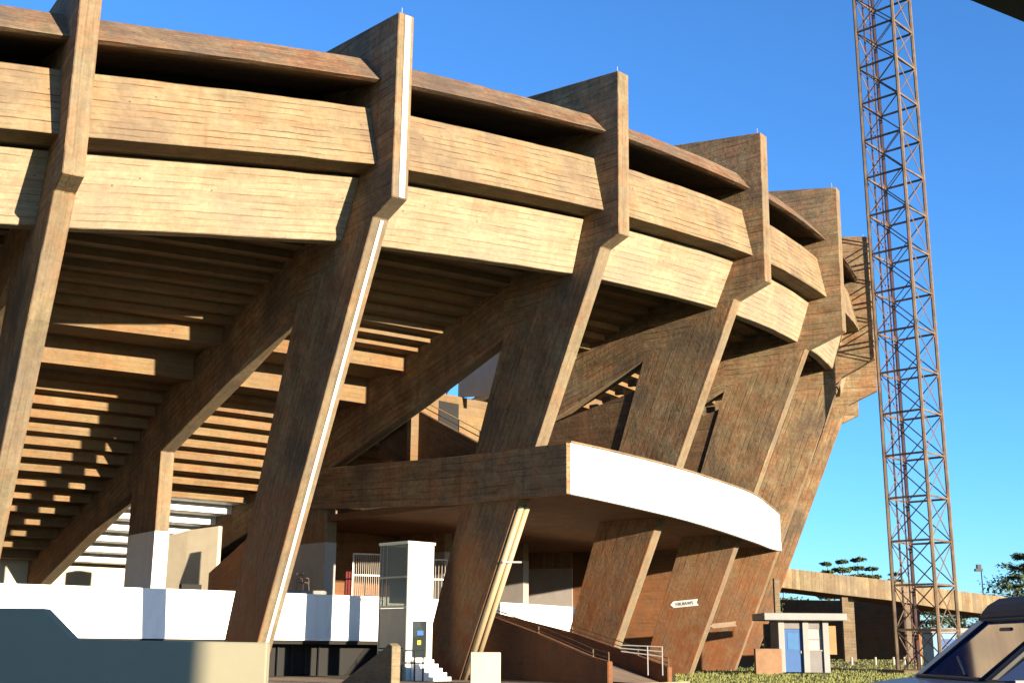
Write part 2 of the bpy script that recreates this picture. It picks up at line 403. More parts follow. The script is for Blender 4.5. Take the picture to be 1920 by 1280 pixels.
# ------------------------------------------------------------------ seating decks (stepped underside)
DOV = 2.2
def deck_profile():
    pr = [(-2.95, 19.4)]; r, z = pr[0]
    def step(dz, run):
        nonlocal r, z
        z -= dz; pr.append((r, z)); r -= run; pr.append((r, z))
    while z > 15.6: step(.32, max(.35, min(1.1, (r-(-14.2))/max(1, (z-15.5)/.32))))
    r = -14.2; pr[-1] = (r, z)
    step(z-14.75, 3.0); step(1.3, 2.6); step(.25, .9)
    while r > -43.5 and z > 6.6:
        nz = z-.5; rr = r
        while rr > -50 and be(rr)+DOV > nz: rr -= .05
        step(.5, min(2.4, max(.9, r-rr)))
    return pr
DP = deck_profile()
for i in range(8):
    ss = [i+0.012+0.976*k/6 for k in range(7)]
    runs = [DP]
    if i == 3:
        runs = [[q for q in DP if q[0] > -12.2], [q for q in DP if q[0] < -21.5]]
    mb = MB()
    for rn in runs:
        rings = []
        for s in ss:
            low = [pt(s, r, z+dzr(s, r)) for r, z in rn]
            a, b = rn[-1], rn[0]
            upr = [pt(s, r, z+dzr(s, r)+.95) for r, z in (rn[-1], ((a[0]+b[0])/2, (a[1]+b[1])/2+.6), rn[0])]
            rings.append(low+upr)
        k = len(rings[0])
        mis = []
        for q in range(k):
            a, b = rings[0][q], rings[0][(q+1) % k]
            mis.append(1 if (i == 2 and a.z < 9.3 and b.z < 9.3 and q < len(rn)-1) else 0)
        mb.sweep(rings, mis=mis)
    mb.build('seating_deck', [M['deck'], M['white']], stadium)

# ------------------------------------------------------------------ terrace, white parapet, back walls
def curve_wall(name, s0, s1, r, z0, z1, th, mt, n=24, parent=None, seg=None, zf=None):
    mb = MB(); rings = []
    for k in range(n+1):
        s = s0+(s1-s0)*k/n
        a, b = z0, z1
        rings.append([pt(s, r, a), pt(s, r, b), pt(s, r-th, b), pt(s, r-th, a)])
    mb.sweep(rings); return mb.build(name, mt, parent or stadium)
WR = -18.0
curve_wall('terrace_parapet', -0.0, 5.6, WR, 1.68, 3.85, 0.22, M['white'], 40)
# terrace slab, coloured black in place of the shadow line under the parapet
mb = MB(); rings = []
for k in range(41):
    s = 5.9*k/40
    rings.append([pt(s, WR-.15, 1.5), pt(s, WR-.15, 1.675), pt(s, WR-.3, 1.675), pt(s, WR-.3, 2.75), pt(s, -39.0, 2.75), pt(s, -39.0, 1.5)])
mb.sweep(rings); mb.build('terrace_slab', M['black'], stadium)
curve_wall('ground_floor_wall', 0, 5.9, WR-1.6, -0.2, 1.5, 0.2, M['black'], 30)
curve_wall('lower_back_wall', 0, 2.97, DP[-1][0]+.06, 2.6, 6.55, 0.3, M['cream'], 20)
curve_wall('back_wall', 3.03, 7.9, -24.6, 2.6, 9.0, 0.3, M['wall'], 30)

# ------------------------------------------------------------------ balcony
fas = [(2.49, 51.23), (4.75, 54.05), (7.82, 58.39), (10.39, 62.68), (13.43, 68.35), (15.69, 74.6), (17.25, 79.2)]
fzb = [7.62, 7.52, 7.4, 7.28, 7.12, 7.25, 7.5]
def fcurve(t):
    t = max(0, min(len(fas)-1.0001, t)); i = int(t); u = t-i
    P_ = [(*a, z) for a, z in zip(fas, fzb)]
    g = lambda k: P_[max(0, min(len(P_)-1, k))]
    return cr(g(i-1), g(i), g(i+1), g(i+2), u)
balc = empty('balcony', parent=stadium)
mb = MB(); rings = []; top = []
for k in range(49):
    t = 6*k/48; x, y, zb = fcurve(t)
    x2, y2, _ = fcurve(t+.01); x1, y1, _ = fcurve(t-.01)
    d = Vector((x2-x1, y2-y1, 0)).normalized(); n = Vector((-d.y, d.x, 0))
    p = Vector((x, y, 0)); top.append((p, n, zb))
    rings.append([p+Vector((0, 0, zb)), p+Vector((0, 0, 9.75)), p+n*.22+Vector((0, 0, 9.75)), p+n*.22+Vector((0, 0, zb))])
mb.sweep(rings); mb.build('balcony_fascia', M['white'], balc, bevel=0.02)
mb = MB(); rings = []
for p, n, zb in top:
    c = p+n*.1+Vector((0, 0, 9.75))
    rings.append([c-n*.14+Vector((0, 0, .004)), c-n*.14+Vector((0, 0, .09)), c+n*.16+Vector((0, 0, .09)), c+n*.16+Vector((0, 0, .004))])
mb.sweep(rings); mb.build('balcony_coping', M['band'], balc)
# faint vertical joint strip near rib 5
p, n, zb = top[32]; d = Vector((n.y, -n.x, 0))
mb = MB(); mb.sweep([[p-n*.03+d*.16+Vector((0, 0, z)), p-n*.03-d*.16+Vector((0, 0, z)), p+n*.02-d*.16+Vector((0, 0, z)), p+n*.02+d*.16+Vector((0, 0, z))] for z in (zb+.02, 9.74)])
mb.build('joint_strip', M['cream'], balc)
# slab
mb = MB()
outer = [p+n*.23 for p, n, zb in top]
inner = [pt(3-.03+3.05*k/48, -24.5, 0) for k in range(49)]
rings = [[Vector((a.x, a.y, 7.66)), Vector((a.x, a.y, 8.0)), Vector((b.x, b.y, 8.0)), Vector((b.x, b.y, 7.66))] for a, b in zip(outer, inner)]
mb.sweep(rings); mb.build('balcony_slab', M['wall'], balc)
# edge wall along rib 3
mb = MB(); rings = []
for r, zb, zt in ((-2.9, 7.6, 9.74), (-10, 7.7, 9.9), (-21.6, 8.35, 10.45)):
    rings.append([pt(3, r, zb, -.56), pt(3, r, zt, -.56), pt(3, r, zt, -.343), pt(3, r, zb, -.343)])
mb.sweep(rings); mb.build('balcony_edge_wall', M['rib'], balc, bevel=0.02)
mb = MB()
a_ = pt(3, -2.9, 0, -.343); b_ = Vector((fas[0][0], fas[0][1], 0))
mb.sweep([[q+Vector((0, 0, 7.62)), q+Vector((0, 0, 9.74)), q+o_+Vector((0, 0, 9.74)), q+o_+Vector((0, 0, 7.62))] for q, o_ in ((pt(3, -2.92, 0, -.5), Vector((-.1, .25, 0))), (b_+Vector((.0, .02, 0)), Vector((-.02, .3, 0))))])
mb.build('balcony_end_wall', M['rib'], balc)

# ------------------------------------------------------------------ infill walls and stairs in the rib planes 4..6
def infill(i, poly, name='infill_wall', h=0.25, mt='wall', off=0.0):
    mb = MB(); A, B = prism(mb, i, poly, lambda r, z: (r, z), h=h, s_off=off)
    n = len(poly); edge_faces(mb, A, B, [(k, (k+1) % n) for k in range(n)])
    return mb.build(name, M[mt], stadium)
infill(4, [(-7.4, 14.3), (-8.9, 8.0), (-24, 8.0), (-24, 9.9), (-12.72, 13.15)])
infill(5, [(-7.15, 15.0), (-9.4, 8.0), (-24, 8.0), (-24, 9.9), (-9.6, 14.2)])
infill(6, [(-7.15, 15.2), (-9.4, 8.0), (-24, 8.0), (-24, 10.5), (-8.6, 15.3)])
infill(6, [(-12.9, -0.3), (-30, -0.3), (-30, 7.9), (-12.9, 7.9)], 'concourse_wall', h=0.2)
for i in (4, 5):
    mb = MB()
    for k in range(7):
        r = -8.0-k*0.82; z = be(r)+dzr(i, r)-0.62
        q = [(r, z), (r, z+.34), (r-.5, z+.34), (r-.5, z)]
        A, B = prism(mb, i, q, lambda r, z: (r, z), h=0.1, s_off=.5)
        edge_faces(mb, A, B, [(0, 1), (1, 2), (2, 3), (3, 0)])
    mb.build('stair_tread', M['deck'], stadium)

# landing and stair seen under rib 3, open to the sky
st = empty('stair_landing', parent=stadium)
mb = MB(); rings = [[pt(s, -14.4, 9.0), pt(s, -14.4, 13.9), pt(s, -14.7, 13.9), pt(s, -14.7, 9.0)] for s in (3.03, 3.2, 3.38, 3.6)]
mb.sweep(rings); mb.build('landing_wall', M['deck'], st)
mb = MB(); mb.sweep([[pt(s, -14.38, 10.6), pt(s, -14.38, 13.5), pt(s, -14.42, 13.5), pt(s, -14.42, 10.6)] for s in (3.215, 3.36)]); mb.build('landing_door', M['black'], st)
mb = MB()
for s in (3.20, 3.28, 3.37): mb.bar(pt(s, -14.5, 13.9), pt(s, -14.5, 15.0), .035)
mb.bar(pt(3.20, -14.5, 15.0), pt(3.37, -14.5, 15.0), .035); mb.bar(pt(3.28, -14.5, 13.95), pt(3.37, -14.5, 15.0), .025)
mb.build('guard_rail', M['dark'], st)
mb = MB(); mb.sweep([[pt(s, -11.6, 13.7), pt(s, -11.6, 17.2), pt(s, -14.6, 17.6), pt(s, -14.6, 13.95)] for s in (3.385, 3.41)]); mb.build('painted_side_wall', M['grey'], st)
for k in range(4):
    mb = MB(); r = -13.4+k*.75; z = 14.0+k*.62
    mb.sweep([[pt(s, r, z), pt(s, r, z+.42), pt(s, r-.8, z+.42), pt(s, r-.8, z)] for s in (3.412, 3.47)])
    mb.build('cantilever_step', M['deck'], st)
mb = MB()
mb.sweep([[pt(3.08, r, z-3.2), pt(3.08, r, z), pt(3.105, r, z), pt(3.105, r, z-3.2)] for r, z in ((-17.5, 14.25), (-9.3, 10.35))]); mb.build('stair_stringer', M['wall'], st)
mb = MB()
for dz in (.3, .6): mb.bar(pt(3.09, -16.5, 13.78+dz), pt(3.09, -9.4, 10.4+dz), .03)
for k in range(5):
    r = -16+k*1.5; z = 14.25+(r+17.5)*-.4756
    mb.bar(pt(3.09, r, z-.05), pt(3.09, r, z+.6), .025)
mb.build('stair_handrail', M['pipe'], st)

# stair wall, doorway and dark opening in bay 2 (left of rib 2's foot)
mb = MB(); mb.sweep([[pt(s, r, 2.7), pt(s, r, zt), pt(s+.03, r-.1, zt), pt(s+.03, r-.1, 2.7)] for s, r, zt in ((2.56, -25.2, 7.5), (2.46, -27, 7.35), (2.375, -28.7, 7.0))]); mb.build('stair_side_wall', M['cream'], stadium)
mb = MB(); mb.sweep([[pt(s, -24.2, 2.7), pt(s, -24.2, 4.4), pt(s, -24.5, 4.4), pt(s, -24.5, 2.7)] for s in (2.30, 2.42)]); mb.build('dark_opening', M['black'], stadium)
mb = MB(); mb.sweep([[pt(s, r, 2.7), pt(s, r, z), pt(s+.03, r, z), pt(s+.03, r, 2.7)] for s, r, z in ((2.52, -20.6, 6.9), (2.47, -24.4, 5.0))]); mb.build('stair_parapet', M['wall'], stadium)

# ------------------------------------------------------------------ ground
def ground_h(x, y):
    a = min(1, max(0, (y-58)/30)) * min(1, max(0, (x-9)/8))
    b = min(1, max(0, (y-84)/14)) * min(1, max(0, (x-14)/8))
    return 0.2*a + 0.42*b
def grid(name, xs, ys, hf, mt, dz=0.0):
    mb = MB()
    for i in range(len(xs)-1):
        for j in range(len(ys)-1):
            q = [(xs[i], ys[j]), (xs[i+1], ys[j]), (xs[i+1], ys[j+1]), (xs[i], ys[j+1])]
            mb.face([(x, y, hf(x, y)+dz) for x, y in q], [(x, y) for x, y in q])
    return mb.build(name, mt)
mt, t, b = mat('ground_soil_grass')
geo = N(t, 'ShaderNodeNewGeometry')
n1 = noise(t, geo.outputs['Position'], 0.16, 6, 0.6); n2 = noise(t, geo.outputs['Position'], 3.0, 6, 0.7)
soil = mix(t, ramp(t, n2, .3, .7), (0.15, 0.09, 0.05), (0.22, 0.15, 0.09))
gr = mix(t, ramp(t, n2, .3, .7), (0.09, 0.1, 0.022), (0.16, 0.165, 0.042))
t.links.new(mix(t, ramp(t, n1, .38, .5), soil, gr), b.inputs['Base Color']); b.inputs['Roughness'].default_value = .95
bp = N(t, 'ShaderNodeBump'); bp.inputs['Strength'].default_value = .8; bp.inputs['Distance'].default_value = .06; t.links.new(n2, bp.inputs['Height']); t.links.new(bp.outputs[0], b.inputs['Normal'])
M['ground'] = mt
xs = [-1500, -300, -100, -60, -40, -20, -8, 0, 4, 8, 10, 12, 14, 16, 18, 20, 22, 24, 28, 34, 40, 60, 100, 300, 1500]
ys = [-300, -60, -20, 0, 10, 20, 30, 40, 50, 56, 60, 66, 72, 78, 82, 86, 90, 94, 98, 102, 110, 130, 160, 300, 2500]
tag(grid('ground', xs, ys, ground_h, M['ground']), kind='structure')
# grass: blades scattered on the verge in front of the kiosk and behind it
mt, t, b = mat('grass_blades')
geo = N(t, 'ShaderNodeNewGeometry'); n2 = noise(t, geo.outputs['Position'], 0.7, 4, .6)
t.links.new(mix(t, ramp(t, n2, .35, .65), (0.11, 0.12, 0.026), (0.165, 0.165, 0.042)), b.inputs['Base Color']); b.inputs['Roughness'].default_value = .9
M['grass'] = mt
mb = MB(); rg = random.Random(3)
for k in range(22000):
    y = 47+rg.random()**1.4*58; px = 0.13+rg.random()*0.30; x = px*y
    if 14.0 < x < 18.6 and 71 < y < 75.5: continue
    z = ground_h(x, y); h = .05+.09*rg.random(); a = rg.random()*6.28; wd = .03+.04*rg.random()
    lx, ly = (rg.random()-.5)*.12, (rg.random()-.5)*.12
    mb.face([(x-math.cos(a)*wd, y-math.sin(a)*wd, z-.02), (x+math.cos(a)*wd, y+math.sin(a)*wd, z-.02), (x+lx, y+ly, z+h)])
tag(mb.build('grass', M['grass'], recalc=False), kind='stuff')
M['paving'] = plain('dusty_paving', (0.30, 0.2, 0.125), .9, var=.25, scale=1.2, bump=.3)
# paved strip with kerb along the foot of the ribs
mb = MB()
mb.face([(-30, 30, .004), (3.0, 44, .004), (6.5, 48.5, .004), (2, 58, .004), (-30, 66, .004)]); tag(mb.build('pavement', M['paving']), kind='structure')
M['kerb'] = plain('kerb_stone', (0.42, 0.3, 0.2), .9, var=.25, scale=3)
mb = MB(); a = [(-12, 45.6), (-6, 46.0), (0, 46.6), (3.4, 47.0), (7.4, 52.5)]
rings = []
for x, y in a: rings.append([Vector((x, y-.09, -.02)), Vector((x, y-.09, .11)), Vector((x+.03, y+.12, .11)), Vector((x+.03, y+.12, -.02))])
mb.sweep(rings); tag(mb.build('kerb', M['kerb']), kind='structure')

# ------------------------------------------------------------------ lift tower in front of the terrace
LT = empty('lift_tower', (-4.52, 55.0, 0), .76)
tag(LT, 'slim white lift tower with a glazed side standing against the terrace parapet', 'lift tower')
# local x runs along the lit face, local y into the building; front corner at origin
M['liftwhite'] = plain('lift_white', (0.66, 0.68, 0.58), .45, var=.04)
M['liftframe'] = plain('lift_frame', (0.34, 0.36, 0.30), .4, .2, var=.1)
M['liftpanel'] = plain('lift_panel', (0.36, 0.34, 0.26), .5, var=.08)
mt, t, b = mat('dark_glass'); b.inputs['Base Color'].default_value = (.02, .025, .025, 1); b.inputs['Roughness'].default_value = .06; b.inputs['Specular IOR Level'].default_value = .6
M['glass'] = mt
mt, t, b = mat('lift_glass'); b.inputs['Base Color'].default_value = (.30, .34, .30, 1); b.inputs['Roughness'].default_value = .05; b.inputs['Transmission Weight'].default_value = .55; b.inputs['IOR'].default_value = 1.1
M['liftglass'] = mt
LW, LD, LH = 1.5, 2.0, 5.95
def lb(name, lo, hi, mt, par=None, bev=0.01):
    mb = MB(); mb.box(lo, hi); return mb.build(name, mt, par or LT, bevel=bev)
lb('front_panel', (0.06, 0, 2.6), (LW-.06, .08, LH-.12), M['liftwhite'])
fp = lb('door_surround', (0.06, .0, 0), (LW-.06, .06, 2.59), M['liftwhite'])
lb('door', (.36, -.03, .95), (1.15, -.002, 2.5), M['glass'], fp)
lb('notice', (.6, -.045, 1.9), (.95, -.032, 2.1), plain('blue_notice', (.03, .12, .35), .5), fp, 0)
lb('notice', (.62, -.045, 1.5), (.82, -.032, 1.68), plain('yellow_notice', (.8, .6, .03), .5), fp, 0)
for x, y in ((0, 0), (LW-.06, 0), (0, LD-.06), (LW-.06, LD-.06)):
    lb('corner_post', (x, y, 0), (x+.06, y+.06, LH-.12), M['liftframe'] if x == 0 else M['liftwhite'])
lb('roof', (-.05, -.05, LH-.119), (LW+.05, LD+.05, LH), M['liftwhite'])
lb('rear_panel', (LW-.05, .07, 0), (LW-.01, LD-.07, LH-.12), M['liftwhite'])
sp = lb('side_panel', (0.02, .07, 1.35), (0.05, LD-.07, 3.05), M['liftpanel'])
lb('side_panel', (0.02, .07, 0), (0.05, LD-.07, 1.2), M['liftglass'])
lb('window', (0.025, .07, 3.16), (0.04, LD-.07, LH-.12), M['liftglass'])
for z in (1.21, 3.06, 4.35): lb('transom', (-.005, .062, z), (.055, LD-.062, z+.1), M['liftframe'])
for y in (1.45, 1.75): lb('mullion', (-.002, y, 3.161), (.052, y+.05, LH-.121), M['liftframe'])
lb('lift_car', (.35, .5, 3.3), (1.3, 1.7, 4.9), M['liftpanel'])

# ramp rail and steps before the lift
sr = empty('entrance_railing', (-4.75, 53.2, 0)); tag(sr, 'black tubular railing standing at the foot of the white lift tower', 'railing')
mb = MB()
for z in (1.25, .75): mb.bar((-.55, 0, z), (1.15, .4, z), .035)
mb.build('rail', M['dark'], sr)
for x in (-.5, .2, .75, 1.1):
    mb = MB(); mb.bar((x, (x+.55)*.235, 0), (x, (x+.55)*.235, 1.26), .035); mb.build('post', M['dark'], sr)
sw = empty('stair_block', (-4.3, 46.4, 0)); tag(sw, 'brown concrete stair flank wall sloping down to the left below the lift', 'stair wall')
mb = MB()
A = [Vector(q) for q in ((-2.3, 3.4, -.2), (.0, 0, -.2), (.0, 0, 1.42), (-.14, .2, 1.53), (-.4, .6, 1.3), (-2.3, 3.4, .02))]
B = [p+Vector((.3, .25, 0)) for p in A]
mb.face(A); mb.face(B[::-1])
for i in range(6): mb.face([A[i], B[i], B[(i+1) % 6], A[(i+1) % 6]])
mb.build('flank_wall', M['edge'], sw, bevel=.02)
for k in range(5):
    lb('step', (.3, -1.5+k*.29, -.1), (1.35, -1.5+(k+1)*.289, .17+k*.175), M['white'])
cb = MB(); cb.box((-1.55, 50, -.1), (-.36, 51.2, 1.22)); o = cb.build('concrete_block', M['cream'], bevel=.03); tag(o, 'square cream painted block between the rain pipes and the ramp', 'block')

# ------------------------------------------------------------------ access ramp, low centre
ar = empty('access_ramp', (0, 0, 0)); tag(ar, 'reddish concrete access ramp descending to the right with two parapets and pipe rails', 'ramp')
def parapet(name, pts, th, mt, base=-.2, endcap=None):
    mb = MB(); rings = []
    for k, (x, y, z) in enumerate(pts):
        p = Vector((x, y, 0)); q = Vector(pts[min(k+1, len(pts)-1)]); q0 = Vector(pts[max(k-1, 0)])
        d = (q-q0); d.z = 0; d.normalize(); n = Vector((d.y, -d.x, 0))*-1
        rings.append([p+Vector((0, 0, base)), p+Vector((0, 0, z)), p+n*th+Vector((0, 0, z)), p+n*th+Vector((0, 0, base))])
    mb.sweep(rings); return mb.build(name, mt, ar, bevel=.04)
M['ramp'] = concrete('ramp_concrete', (0.22, .12, .07), board=.3, line=.2, stain=.7, dust=.75, dust_top=6, dark=(.06, .045, .035), mott=1)
p1 = [(-1.75, 61, 3.05), (-1.0, 59.3, 2.86), (1.2, 55.0, 2.0), (3.3, 51.0, 1.05), (3.85, 50, .9)]
p2 = [(-1.2, 66, 3.3), (-.85, 64.2, 3.12), (2.9, 59.6, 2.1), (5.6, 55.8, 1.1), (6.7, 54, .66)]
parapet('ramp_parapet', p1, .25, M['ramp']); parapet('ramp_parapet', p2, .25, M['ramp'])
def off(ps, dx, dy, dz): return [(x+dx, y+dy, z+dz) for x, y, z in ps]
mb = MB()
for a, b, c, d in zip(p1, p1[1:], p2, p2[1:]):
    lo = lambda q: Vector((q[0], q[1], q[2]-.75))
    mb.face([lo(a), lo(b), lo(d), lo(c)])
mb.build('ramp_floor', M['paving'], ar)
for ps in (p1, p2):
    mb = MB()
    for dz in (.14, .34): mb.tube(off(ps[1:], .05, .1, dz), .022)
    for q in ps[1:]:
        mb.bar((q[0]+.05, q[1]+.1, q[2]-.05), (q[0]+.05, q[1]+.1, q[2]+.33), .025)
    mb.build('handrail', M['mast'], ar)
mb = MB()
for k in range(3): mb.bar((4.8, 54.8, 1.28+.13*k), (6.5, 54.2, 1.08+.2*k), .025)
mb.bar((6.5, 54.2, .3), (6.5, 54.2, 1.5), .025); mb.bar((5.9, 54.41, .3), (5.9, 54.41, 1.5), .025)
o = mb.build('pipe_barrier', M['steel']); tag(o, 'pale pipe barrier at the end of the ramp by the second leaning column', 'barrier')

# ------------------------------------------------------------------ signs on the columns
def text_mesh(name, s, size, mt, parent, M4, extrude=.004):
    c = bpy.data.curves.new(name, 'FONT'); c.body = s; c.size = size; c.extrude = extrude; c.align_x = 'CENTER'; c.align_y = 'CENTER'
    o = bpy.data.objects.new(name, c); col.objects.link(o); bpy.context.view_layer.update()
    me = bpy.data.meshes.new_from_object(o.evaluated_get(bpy.context.evaluated_depsgraph_get()))
    bpy.data.objects.remove(o); me.name = name
    o2 = bpy.data.objects.new(name, me); col.objects.link(o2); me.materials.clear(); me.materials.append(mt)
    o2.parent = parent; o2.matrix_local = M4
    return o2
def col_sign(i, r, z, wdt, h, label, mt, txt, tilt, tcol):
    p = pt(i, r, z, -W2-.008); x, y, a = plan(i)
    e = empty('direction_sign', p, a-math.pi/2+math.pi)     # local x outward along the rib, facing away from its left face
    ang = Vector((math.sin(a), -math.cos(a), 0)); nrm = Vector((-math.cos(a), -math.sin(a), 0))
    rm = Matrix((ang, Vector((0, 0, 1)), nrm)).transposed().to_4x4()
    e.rotation_euler = (rm @ Matrix.Rotation(tilt, 4, 'Z')).to_euler()
    tag(e, label, 'sign')
    mb = MB(); pts = [(-wdt/2, 0), (-wdt/2+h*.55, -h/2), (wdt/2, -h/2), (wdt/2-h*.3, 0), (wdt/2, h/2), (-wdt/2+h*.55, h/2)]
    A = [Vector((x, y, 0)) for x, y in pts]; B = [Vector((x, y, .015)) for x, y in pts]
    mb.face(B); mb.face(A[::-1])
    for k in range(6): mb.face([A[k], A[(k+1) % 6], B[(k+1) % 6], B[k]])
    mb.build('arrow_board', mt, e)
    if txt: text_mesh('lettering', txt, h*.72, tcol, e, Matrix.Translation((.02, -.01, .02)))
M['signw'] = plain('sign_white', (.78, .75, .7), .5, var=.05); M['signf'] = plain('sign_faded', (.55, .40, .27), .7, var=.2)
M['ink'] = plain('sign_ink', (.05, .06, .05), .6)
col_sign(5, -9.9, 3.9, 1.7, .36, 'white arrow board with dark lettering on the third leaning column under the balcony', M['signw'], 'EBUIAWS', .08, M['ink'])
col_sign(6, -10.28, 2.9, 1.7, .3, 'faded blank arrow board on the rightmost column under the balcony', M['signf'], None, .1, M['ink'])

# ------------------------------------------------------------------ terrace furniture
def chair(loc, rz, label):
    e = empty('plastic_chair', loc, rz); tag(e, label, 'chair')
    mb = MB(); mb.box((-.22, -.22, .40), (.22, .22, .44)); mb.build('seat', M['chair'], e, bevel=.015)
    for x in (-.2, .2):
        for y in (-.2, .2):
            mb = MB(); mb.bar((x*1.15, y*1.15, 0), (x, y, .41), .02); mb.build('leg', M['chair'], e)
    mb = MB(); mb.box((-.22, .2, .80), (.22, .23, .90))
    mb.bar((-.21, .2, .42), (-.22, .24, .88), .02); mb.bar((.21, .2, .42), (.22, .24, .88), .02)
    for k in range(3): mb.bar((-.1+k*.1, .21, .43), (-.1+k*.1, .215, .81), .012)
    mb.build('backrest', M['chair'], e)
    for x in (-.24, .24):
        mb = MB(); mb.tube([(x, .2, .66), (x, -.15, .64), (x*.95, -.2, .42)], .02); mb.build('armrest', M['chair'], e)
M['chair'] = plain('chair_brown', (.16, .11, .085), .5)
p = pt(2.72, -19.0, 2.76); 
chair((-10.5, 63.5, 4.1), 2.5, 'brown plastic armchair on the terrace behind the white parapet')
tb = MB(); tb.box((-11.6, 62.7, 2.74), (-9.3, 64.3, 4.095)); o = tb.build('terrace_plinth', M['grey'], stadium)
def grille(x0, x1, y, z0, z1, label, n):
    e = empty('steel_grille', ((x0+x1)/2, y, z0), .35); tag(e, label, 'grille')
    wd = (x1-x0)/2; h = z1-z0
    mb = MB()
    for z in (0.02, h*.5, h-.05): mb.box((-wd, -.03, z), (wd, .03, z+.07))
    mb.box((-wd-.05, -.04, 0), (-wd, .04, h)); mb.box((wd, -.04, 0), (wd+.05, .04, h)); mb.build('frame', M['gal'], e)
    mb = MB()
    for k in range(n): x = -wd+2*wd*(k+.5)/n; mb.bar((x, 0, .05), (x, 0, h-.04), .016, 5)
    mb.build('bars', M['gal'], e)
M['gal'] = plain('galvanised', (.62, .55, .46), .45, .2)
grille(-8.1, -6.7, 64.4, 3.8, 6.05, 'pale steel bar grille left of the lift tower', 13)
grille(-4.3, -3.4, 67.2, 3.8, 5.98, 'pale steel bar grille right of the lift tower', 5)
hb = MB(); hb.box((-8.62, 65.2, 4.0), (-8.2, 65.4, 5.2)); o = hb.build('hose_cabinet', plain('red_paint', (.2, .03, .022), .5), bevel=.02); tag(o, 'red fire hose cabinet beside the left grille', 'cabinet')

# ------------------------------------------------------------------ kiosk
kx, ky, kz = 16.75, 72.6, .15
ki = empty('kiosk', (kx, ky, kz), .03); tag(ki, 'small white kiosk with a blue door and flat overhanging roof beside the last column', 'kiosk')
M['kwhite'] = plain('kiosk_white', (.30, .29, .275), .6, var=.08, dirt=((.3, .24, .18), .5)); M['kgrey'] = plain('kiosk_grey', (.22, .2, .185), .7)
M['blue'] = plain('blue_door', (.018, .10, .30), .45, var=.12)
def kb(name, lo, hi, mt, par=None, bev=.01):
    mb = MB(); mb.box(lo, hi); return mb.build(name, mt, par or ki, bevel=bev)
kb('roof', (-2.35, -.9, 2.88), (2.4, 2.2, 3.28), M['kwhite'], bev=.03)
for x in (-1.38, .02, 1.18): kb('pilaster', (x, -.12, 0), (x+.34, .2, 2.878), M['kwhite'])
kb('wall', (.36, 0, 0), (1.18, .12, 1.25), M['kgrey']); kb('wall', (-1.36, .2, 0), (1.5, 1.9, 2.87), M['kgrey'])
kb('wall', (-1.04, .05, 2.42), (.02, .15, 2.87), M['kgrey']); kb('wall', (.36, .05, 2.42), (1.18, .15, 2.87), M['kgrey'])
d = kb('door', (-1.03, .06, .02), (.01, .12, 2.41), M['blue']); kb('door_panel', (-.85, .045, 1.25), (-.2, .062, 2.2), plain('blue_panel', (.03, .15, .36), .4), d)
kb('handle', (-.12, .0, 1.05), (-.06, .058, 1.2), M['steel'], d)
wn_ = kb('window', (.37, .08, 1.26), (1.17, .11, 2.41), plain('pale_blind', (.42, .38, .34), .5)); kb('sill', (.34, -.05, 1.18), (1.2, .1, 1.257), M['kwhite'], wn_)
kb('window_bar', (.37, .04, 1.8), (1.17, .075, 1.85), M['kgrey'], wn_)
kb('side_shutter', (1.56, .1, 1.0), (2.0, .3, 2.6), plain('ochre_board', (.36, .2, .07), .7))
ow = MB(); ow.box((13.75, 71.2, -.1), (15.25, 71.6, 1.45)); o = ow.build('planter_wall', plain('ochre_render', (.34, .19, .10), .9, var=.25), bevel=.03); tag(o, 'low ochre rendered wall left of the kiosk', 'wall')
for k, (x, h) in enumerate(((15.45, 2.9), (16.15, 5.6))):
    mb = MB(); mb.box((x-.16, 76, -.1), (x+.16, 76.4, h)); o = mb.build('pillar', M['edge'], bevel=.02)
    tag(o, ['short tan pillar behind the ochre wall left of the kiosk', 'tall tan pillar rising behind the kiosk roof'][k], 'pillar')

# ------------------------------------------------------------------ ramp bridge
br = empty('ramp_bridge', (0, 95, 0)); tag(br, 'long concrete ramp bridge on pillars sloping down to the right', 'bridge')
M['bridge'] = concrete('bridge_concrete', (0.36, .275, .17), board=.3, line=.3, stain=.45, bvar=.25, mott=.6)
bp_ = [(16.0, 0, 8.05), (20.7, 0, 7.45), (24.8, .2, 7.0), (28.9, .6, 6.6), (33.5, 1.3, 5.98), (40, 2.6, 5.3), (50, 5.5, 4.2), (62, 10, 2.8)]
rings = []; mb = MB()
for x, y, z in bp_: rings.append([Vector((x, y, z-1.5)), Vector((x, y, z)), Vector((x, y+.3, z)), Vector((x, y+.3, z-1.5))])
mb.sweep(rings)
# vertical board marks on the bridge face
for k in range(len(mb.uv)): mb.uv[k] = (mb.uv[k][1], mb.uv[k][0])
mb.build('bridge_fascia', M['bridge'], br, bevel=.02)
mb = MB(); mb.sweep([[Vector((x, y+.3, z-1.4)), Vector((x, y+.3, z-.9)), Vector((x, y+6.5, z-.9)), Vector((x, y+6.5, z-1.4))] for x, y, z in bp_]); mb.build('bridge_deck', M['wall'], br)
for x, y, zt in ((20.0, .6, 6.0), (25.5, .8, 5.5), (26.2, 1.8, 5.4), (30.4, 1.2, 5.0), (36.5, 2.2, 4.3)):
    mb = MB(); mb.box((x-.24, y, 0), (x+.24, y+.5, zt)); mb.build('pillar', M['edge'], br, bevel=.02)
mb = MB(); A = Vector((15, 123.7, 0)); B = Vector((33.2, 103.2, 0)); d = Vector((.5, .45, 0))
mb.sweep([[q+Vector((0, 0, -.3)), q+Vector((0, 0, zt)), q+d+Vector((0, 0, zt)), q+d+Vector((0, 0, -.3))] for q, zt in ((A, 6.3), (B, 5.3))])
o = mb.build('retaining_wall', M['wall'], bevel=.03); tag(o, 'dark retaining wall in the shade behind the pillars of the ramp bridge', 'wall')

